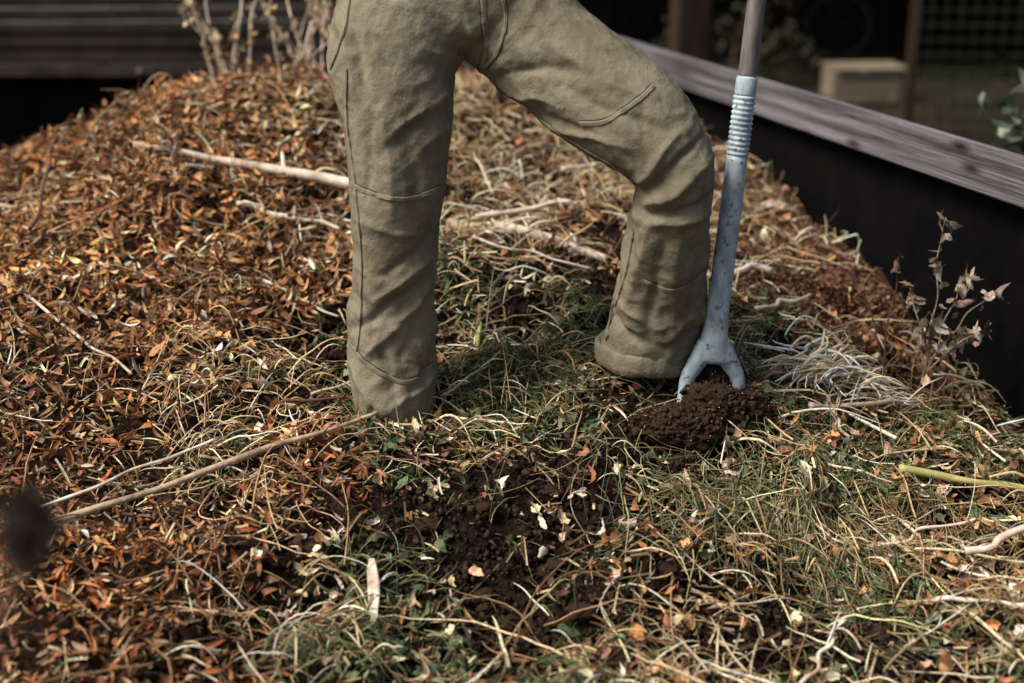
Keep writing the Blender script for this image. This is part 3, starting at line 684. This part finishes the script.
# ---------------------------------------------------------------- bin wall
M_wood=simple("weathered_timber",lin(62,58,60),lin(130,125,128),(1.2,38,38),.9,.9,40,lo=.36,hi=.64,dist=.006,spec=.15)
nt=M_wood.node_tree;b=nt.nodes["Principled BSDF"];old=b.inputs['Base Color'].links[0].from_socket
tcn=[q for q in nt.nodes if q.type=='TEX_COORD'][0]
mp=nt.nodes.new('ShaderNodeMapping');mp.inputs['Scale'].default_value=(2.6,6,9);nt.links.new(tcn.outputs['Object'],mp.inputs[0])
vo=nt.nodes.new('ShaderNodeTexVoronoi');vo.inputs['Scale'].default_value=1;nt.links.new(mp.outputs[0],vo.inputs['Vector'])
rr=nt.nodes.new('ShaderNodeValToRGB');rr.color_ramp.elements[0].position=.05;rr.color_ramp.elements[1].position=.16;rr.color_ramp.elements[0].color=(1,1,1,1);rr.color_ramp.elements[1].color=(0,0,0,1);nt.links.new(vo.outputs['Distance'],rr.inputs[0])
mx=nt.nodes.new('ShaderNodeMix');mx.data_type='RGBA';nt.links.new(rr.outputs[0],mx.inputs[0]);nt.links.new(old,mx.inputs[6]);mx.inputs[7].default_value=(*lin(44,35,32),1);nt.links.new(mx.outputs[2],b.inputs['Base Color'])
M_black=simple("near_black",(.0025,.0025,.0027),(.006,.0055,.0055),(6,6,6),.9,.4,30,spec=.05)  # plain near-black, shared by the bin panel and the parts behind the rail
wall=empty("compost_bin_wall")
dv=Vector((-.284,1,0)).normalized();rz=math.atan2(dv.y,dv.x)
def wp(y,off=0,z=0):
    nrm=Vector((dv.y,-dv.x,0));return Vector((XW(y),y,z))+nrm*off
y0_,y1_=1.9,6.35;Lw=(y1_-y0_)/dv.y;ym=(y0_+y1_)/2
box("top_board",wp(ym,.019,1.045),(Lw,.038,.112),M_wood,rz,wall,.004)
box("black_panel",wp(ym,.062,.49),(Lw,.018,.98),M_black,rz,wall,.002)
for yy in (2.0,3.9,5.2,6.25): box("post",wp(yy,.118,.53),(.09,.09,1.06),M_wood,rz,wall)
for i in range(4): box("outer_board",wp(ym,.185,.14+.25*i),(Lw,.03,.22),M_wood,rz,wall)
# ---------------------------------------------------------------- withered plants
def plant(name,base,tips,r,mat,leafcols,nl,ls=(.02,.05),sway=.1):
    e=empty(name);P=[];B=Vector(base)
    for t in tips:
        t=Vector(t);pts=[B.lerp(t,k/5)+Vector((random.uniform(-1,1),random.uniform(-1,1),0))*sway*(t-B).length*.25*(0 if k in(0,) else 1)+Vector((0,0,.12*(t-B).length*math.sin(math.pi*k/5))) for k in range(6)]
        tube("stem",pts,[r*(1-.13*k) for k in range(6)],mat,e,6,4)
        C=cr(np.array([p[:] for p in pts]),8)
        ks=rng.integers(8,len(C),nl);P.append(C[ks]+rng.normal(0,.011,(nl,3)))
    P=np.vstack(P);N=len(P)
    a=leafarr(P,U(0,6.28,N),rng.normal(.3,.9,N),rng.normal(0,.9,N),U(ls[0],ls[1],N),U(ls[0]*.4,ls[1]*.5,N),rng.normal(.2,.3,N),U(-.5,1.2,N),pal(leafcols,N),K=7,jag=.35)
    mk("leaves",*a[:2],M_leaf,a[2],e)
    return e
plant("withered_weed",(.985,3.2,.60),[(1.0,3.2,.97),(1.14,3.22,.80),(1.06,3.15,.86),(.94,3.25,.80),(1.10,3.1,.74)],.0025,M_br_grey,[(180,162,142),(150,130,110),(206,192,172),(116,98,82)],18,(.02,.055))
plant("withered_weed",(.9,3.25,.60),[(.93,3.3,.86),(.84,3.35,.78)],.0028,M_br_brown,[(150,112,84),(120,90,70)],6)
for bx,by in ((-.62,4.75),(-.95,4.9),(-.55,5.0),(-.75,4.85)):
    tips=[(bx+random.uniform(-.3,.35),by+random.uniform(-.2,.3),random.uniform(1.2,1.75)) for _ in range(7)]
    plant("dried_stalks",(bx,by,h1(bx,by)-.03),tips,.0042,M_br_pale,[(214,184,140),(190,156,114),(156,122,88),(228,208,168)],18,(.015,.045),.25)
sh=empty("dried_seed_head");c0=Vector((-.425,1.14,1.175))
tube("stem",[(-.60,1.05,0.05),(-.58,1.08,.5),(-.52,1.1,.9),c0],[.005,.0045,.004,.0035],M_br_brown,sh,8)
N=700;dd=rng.normal(0,1,(N,3));dd/=np.linalg.norm(dd,axis=1)[:,None];P=np.array(c0)+dd*rng.uniform(.018,.034,(N,1))*np.array([.85,.85,1.25])
a=leafarr(P,np.arctan2(dd[:,1],dd[:,0]),-np.arcsin(dd[:,2]),U(-1,1,N),U(.010,.026,N),U(.002,.005,N),rng.normal(0,.2,N),U(0,.5,N),pal([(64,49,40),(44,34,28),(110,88,68)],N),K=3)
mk("seeds",*a[:2],M_leaf,a[2],sh);ell("core",c0,(.022,.022,.032),simple("seed_core",lin(36,28,24),lin(52,40,32)),sh)
# ---------------------------------------------------------------- background
M_ground=simple("rough_grass_ground",lin(28,28,20),lin(50,44,33),(1.2,1.2,1.2),.98,.8,60,dist=.05,detail=10,spec=.05)
V=np.array([[-400,-400,0],[400,-400,0],[400,400,0],[-400,400,0]]);mk("ground",V,np.array([[0,1,2,3]]),M_ground)
M_panel=simple("dark_panel_sheet",lin(38,34,31),lin(58,51,46),(3,3,3),.9,.3,30,spec=.1)
back_panel=empty("dark_back_panel");V=[];F=[]  # corrugated sheet standing in for a dark tarp panel
zz=np.linspace(.80,2.4,161)
for i,z in enumerate(zz):
    y=7.6+.0035*math.sin((z)*2*math.pi/.076);V+=[(-8,y,z),(-.35,y,z)]
    if i: F.append((2*i-2,2*i-1,2*i+1,2*i))
pyobj("sheet",V,F,M_panel,back_panel)
box("rail",(-4.17,7.56,.765),(7.66,.07,.06),simple("dark_rail",lin(46,40,35),lin(68,59,52),spec=.1),0,back_panel)
box("rail_gap_shade",(-4.17,7.7,.36),(7.66,.03,.72),M_black,0,back_panel)  # shade of the open gap under the rail, put in as near-black sheet
for xx in (-7.9,-6,-4.1,-2.2,-.4): box("post",(xx,7.68,1.25),(.09,.09,2.4),M_black,0,back_panel)
M_wire=simple("galvanised_wire",lin(100,98,92),lin(130,128,122),rough=.5)
for z in (1.03,1.10): tube("wire",[(-8,7.54,z),(-4,7.53,z-.02),(-.4,7.54,z)],[.004]*3,M_wire,back_panel,6,4)
for k in range(6): ell("eyelet",(-2.9+k*.95,7.52,.765),(.014,.006,.014),M_wire,back_panel)
shed=empty("added_shade_shed");M_shed=simple("black_boards",lin(14,12,11),lin(30,25,22),(8,8,1),.95,.4,spec=.05)  # shed and its overhang added to keep the right background in shade
for i in range(46): box("board",(-1.0+i*.205,15.0+.01*(i%2),1.6),(.2,.03,3.2),M_shed,0,shed,.004)
box("shade_roof",(3.6,14.6,3.4),(10.6,4.6,.12),M_shed,0,shed,.01,rx=.1)
box("side_wall",(-1.15,16.3,1.6),(.08,2.6,3.2),M_shed,0,shed)
box("side_wall",(8.45,16.3,1.6),(.08,2.6,3.2),M_shed,0,shed)
wpst=empty("timber_post");M_post=simple("brown_timber",lin(44,36,29),lin(68,54,42),(14,14,2),.9,.5,spec=.1)
box("post",(1.08,8.8,1.1),(.2,.2,2.2),M_post,.2,wpst,.01);box("brace",(1.35,8.85,.5),(.09,.07,1.2),M_post,0,wpst,.006,ry=-.6)
crate=empty("pale_crate");M_cr=simple("pale_board",lin(112,100,84),lin(140,126,106),(4,4,30),.8,.3,spec=.1)
for i in range(3): box("slat",(2.85,11.5,.05+i*.085),(.56,.02,.078),M_cr,.1,crate,.004)
for i in range(3): box("slat",(2.89,11.1+.79,.05+i*.085),(.56,.02,.078),M_cr,.1,crate,.004)
box("lid",(2.87,11.69,.275),(.6,.45,.02),M_cr,.1,crate);box("end",(2.59,11.67,.13),(.02,.37,.24),M_cr,.1,crate);box("end",(3.13,11.72,.13),(.02,.37,.24),M_cr,.1,crate)
wf=empty("wire_fence");M_gw=simple("green_wire",lin(46,56,42),lin(64,72,56),rough=.6)
for xx in (2.75,4.6,6.4): box("post",(xx,9.9,.75),(.06,.06,1.5),M_post,0,wf)
for i in range(14): tube("wire",[(2.75,9.86,.08+.1*i),(4.6,9.86,.07+.1*i),(6.4,9.86,.08+.1*i)],[.0018]*3,M_gw,wf,4,1)
for i in range(37): tube("wire",[(2.75+.1*i,9.862,.02),(2.75+.1*i,9.862,1.4)],[.0018]*2,M_gw,wf,4,1)
bike=empty("bicycle");M_rub=simple("rubber",(.008,.008,.008),(.015,.015,.015),spec=.1);M_fr=simple("bike_frame",lin(60,26,28),lin(76,34,34),rough=.5);M_rim=simple("rim",lin(60,60,60),lin(84,84,84),rough=.6)
def torus(c,Rm,rm,mat):
    V=[];F=[]
    for i in range(40):
        a=i/40*2*math.pi
        for j in range(8):
            q=j/8*2*math.pi;V.append((c[0]+(Rm+rm*math.cos(q))*math.cos(a),c[1]+rm*math.sin(q),c[2]+(Rm+rm*math.cos(q))*math.sin(a)))
            F.append((i*8+j,((i+1)%40)*8+j,((i+1)%40)*8+(j+1)%8,i*8+(j+1)%8))
    pyobj("wheel",V,F,mat,bike)
bx,by=2.7,14.3
w1=Vector((bx-.52,by,.35));w2=Vector((bx+.52,by,.35))
for w in (w1,w2):
    torus(w,.33,.018,M_rub);torus(w,.305,.008,M_rim)
    for k in range(12):
        a=k*math.pi/6;tube("spoke",[w,w+Vector((math.cos(a)*.3,0,math.sin(a)*.3))],[.0015]*2,M_rim,bike,4,1)
bbk=Vector((bx-.08,by,.3));st=Vector((bx-.22,by,.85));hdt=Vector((bx+.33,by,.88))
for a_,c_ in ((w1,bbk),(w1,st),(bbk,st),(bbk,hdt),(st+Vector((.03,0,-.1)),hdt),(w2,hdt)): tube("frame_tube",[a_,c_],[.015]*2,M_fr,bike,8,1)
box("saddle",(bx-.24,by,.92),(.26,.13,.05),M_rub,0,bike,.02);tube("handlebar",[(bx+.38,by-.28,.98),(bx+.33,by,1.0),(bx+.38,by+.28,.98)],[.012]*3,M_rim,bike,8,3)
tube("head_stem",[hdt,(bx+.33,by,1.0)],[.015]*2,M_rim,bike,8,1)
def bush(name,c,s,N,cols,ls,stems=8,mat=M_green):
    e=empty(name);d=rng.normal(0,1,(N,3));d/=np.linalg.norm(d,axis=1)[:,None];rr_=rng.uniform(.35,1,N)**.5
    P=np.array(c)+d*rr_[:,None]*np.array(s)*(1+.35*vn(d[:,0]*3+c[0],d[:,2]*3+d[:,1]*2,5))[:,None]
    P[:,2]=np.maximum(P[:,2],.02)
    a=leafarr(P,U(0,6.28,N),rng.normal(0,.6,N),rng.normal(0,.6,N),U(ls[0],ls[1],N),U(ls[0]*.4,ls[1]*.5,N),rng.normal(.05,.15,N),U(0,.5,N),pal(cols,N,var=.35),K=4)
    mk("leaves",*a[:2],mat,a[2],e)
    for k in range(stems):
        q=Vector(c)+Vector((random.uniform(-.6,.6)*s[0],random.uniform(-.6,.6)*s[1],random.uniform(0,.8)*s[2]))
        tube("stem",[(c[0]+random.uniform(-.1,.1)*s[0],c[1],0),(q.x*.6+c[0]*.4,q.y,q.z*.5),q],[.012,.008,.004],M_br_brown,e,6,4)
    return e
bush("leafy_shrub",(1.74,4.35,.84),(.36,.4,.42),520,[(90,102,84),(72,86,66),(116,126,106),(54,66,50)],(.05,.1))
for i in range(9): bush("dark_hedge",(-13+i*3.2+random.uniform(-.4,.4),19.5+random.uniform(-.6,.6),1.6),(2.1,1.2,1.9),1500,[(40,48,30),(56,62,38),(30,36,24),(70,70,46)],(.14,.28),3)
bush("leafy_shrub",(4.2,8.3,.35),(.9,.6,.45),700,[(64,76,46),(48,58,36),(84,90,58)],(.05,.1))
bush("leafy_shrub",(1.9,12.6,.3),(.8,.5,.4),500,[(60,62,42),(76,68,46),(44,48,32)],(.05,.1))
N=7000;x=U(.6,9,N);y=U(6.6,15,N)
L=U(.05,.14,N);P=np.stack([x,y,L*.4],-1)
a=leafarr(P,U(0,6.28,N),rng.normal(-1.2,.4,N),U(-1,1,N),L,U(.006,.014,N),rng.normal(0,.1,N),U(0,.4,N),pal([(42,46,28),(56,52,36),(32,36,24),(70,60,44)],N),K=4)
mk("lawn_grass",*a[:2],M_green,a[2])
# ---------------------------------------------------------------- light, sky, camera
W=bpy.data.worlds.new("World");sc.world=W;W.use_nodes=True;nt=W.node_tree
sky=nt.nodes.new('ShaderNodeTexSky');sky.sky_type='NISHITA';sky.sun_disc=False
frm=Vector((-.70,-.30,1.0)).normalized()
sky.sun_elevation=math.asin(frm.z);sky.sun_rotation=math.atan2(frm.x,frm.y)%(2*math.pi)
sky.air_density=1;sky.dust_density=4
nt.links.new(sky.outputs[0],nt.nodes['Background'].inputs[0]);nt.nodes['Background'].inputs[1].default_value=.11
sl=bpy.data.lights.new("sun",'SUN');sl.energy=4.7;sl.angle=R(24);sl.color=(1,.94,.86)
so=bpy.data.objects.new("sun",sl);COL.objects.link(so);so.rotation_euler=(-frm).to_track_quat('-Z','Y').to_euler();so.location=(-3,-2,6)
cam=bpy.data.cameras.new("camera");co_=bpy.data.objects.new("camera",cam);COL.objects.link(co_)
co_.location=(0,0,1.72);co_.rotation_euler=(R(72),0,0);cam.lens=50;cam.sensor_width=36;cam.clip_end=1000;cam.clip_start=.05
cam.dof.use_dof=True;cam.dof.focus_distance=3.05;cam.dof.aperture_fstop=1.6
sc.camera=co_
sc.view_settings.view_transform='Standard';sc.view_settings.look='None';sc.view_settings.exposure=0
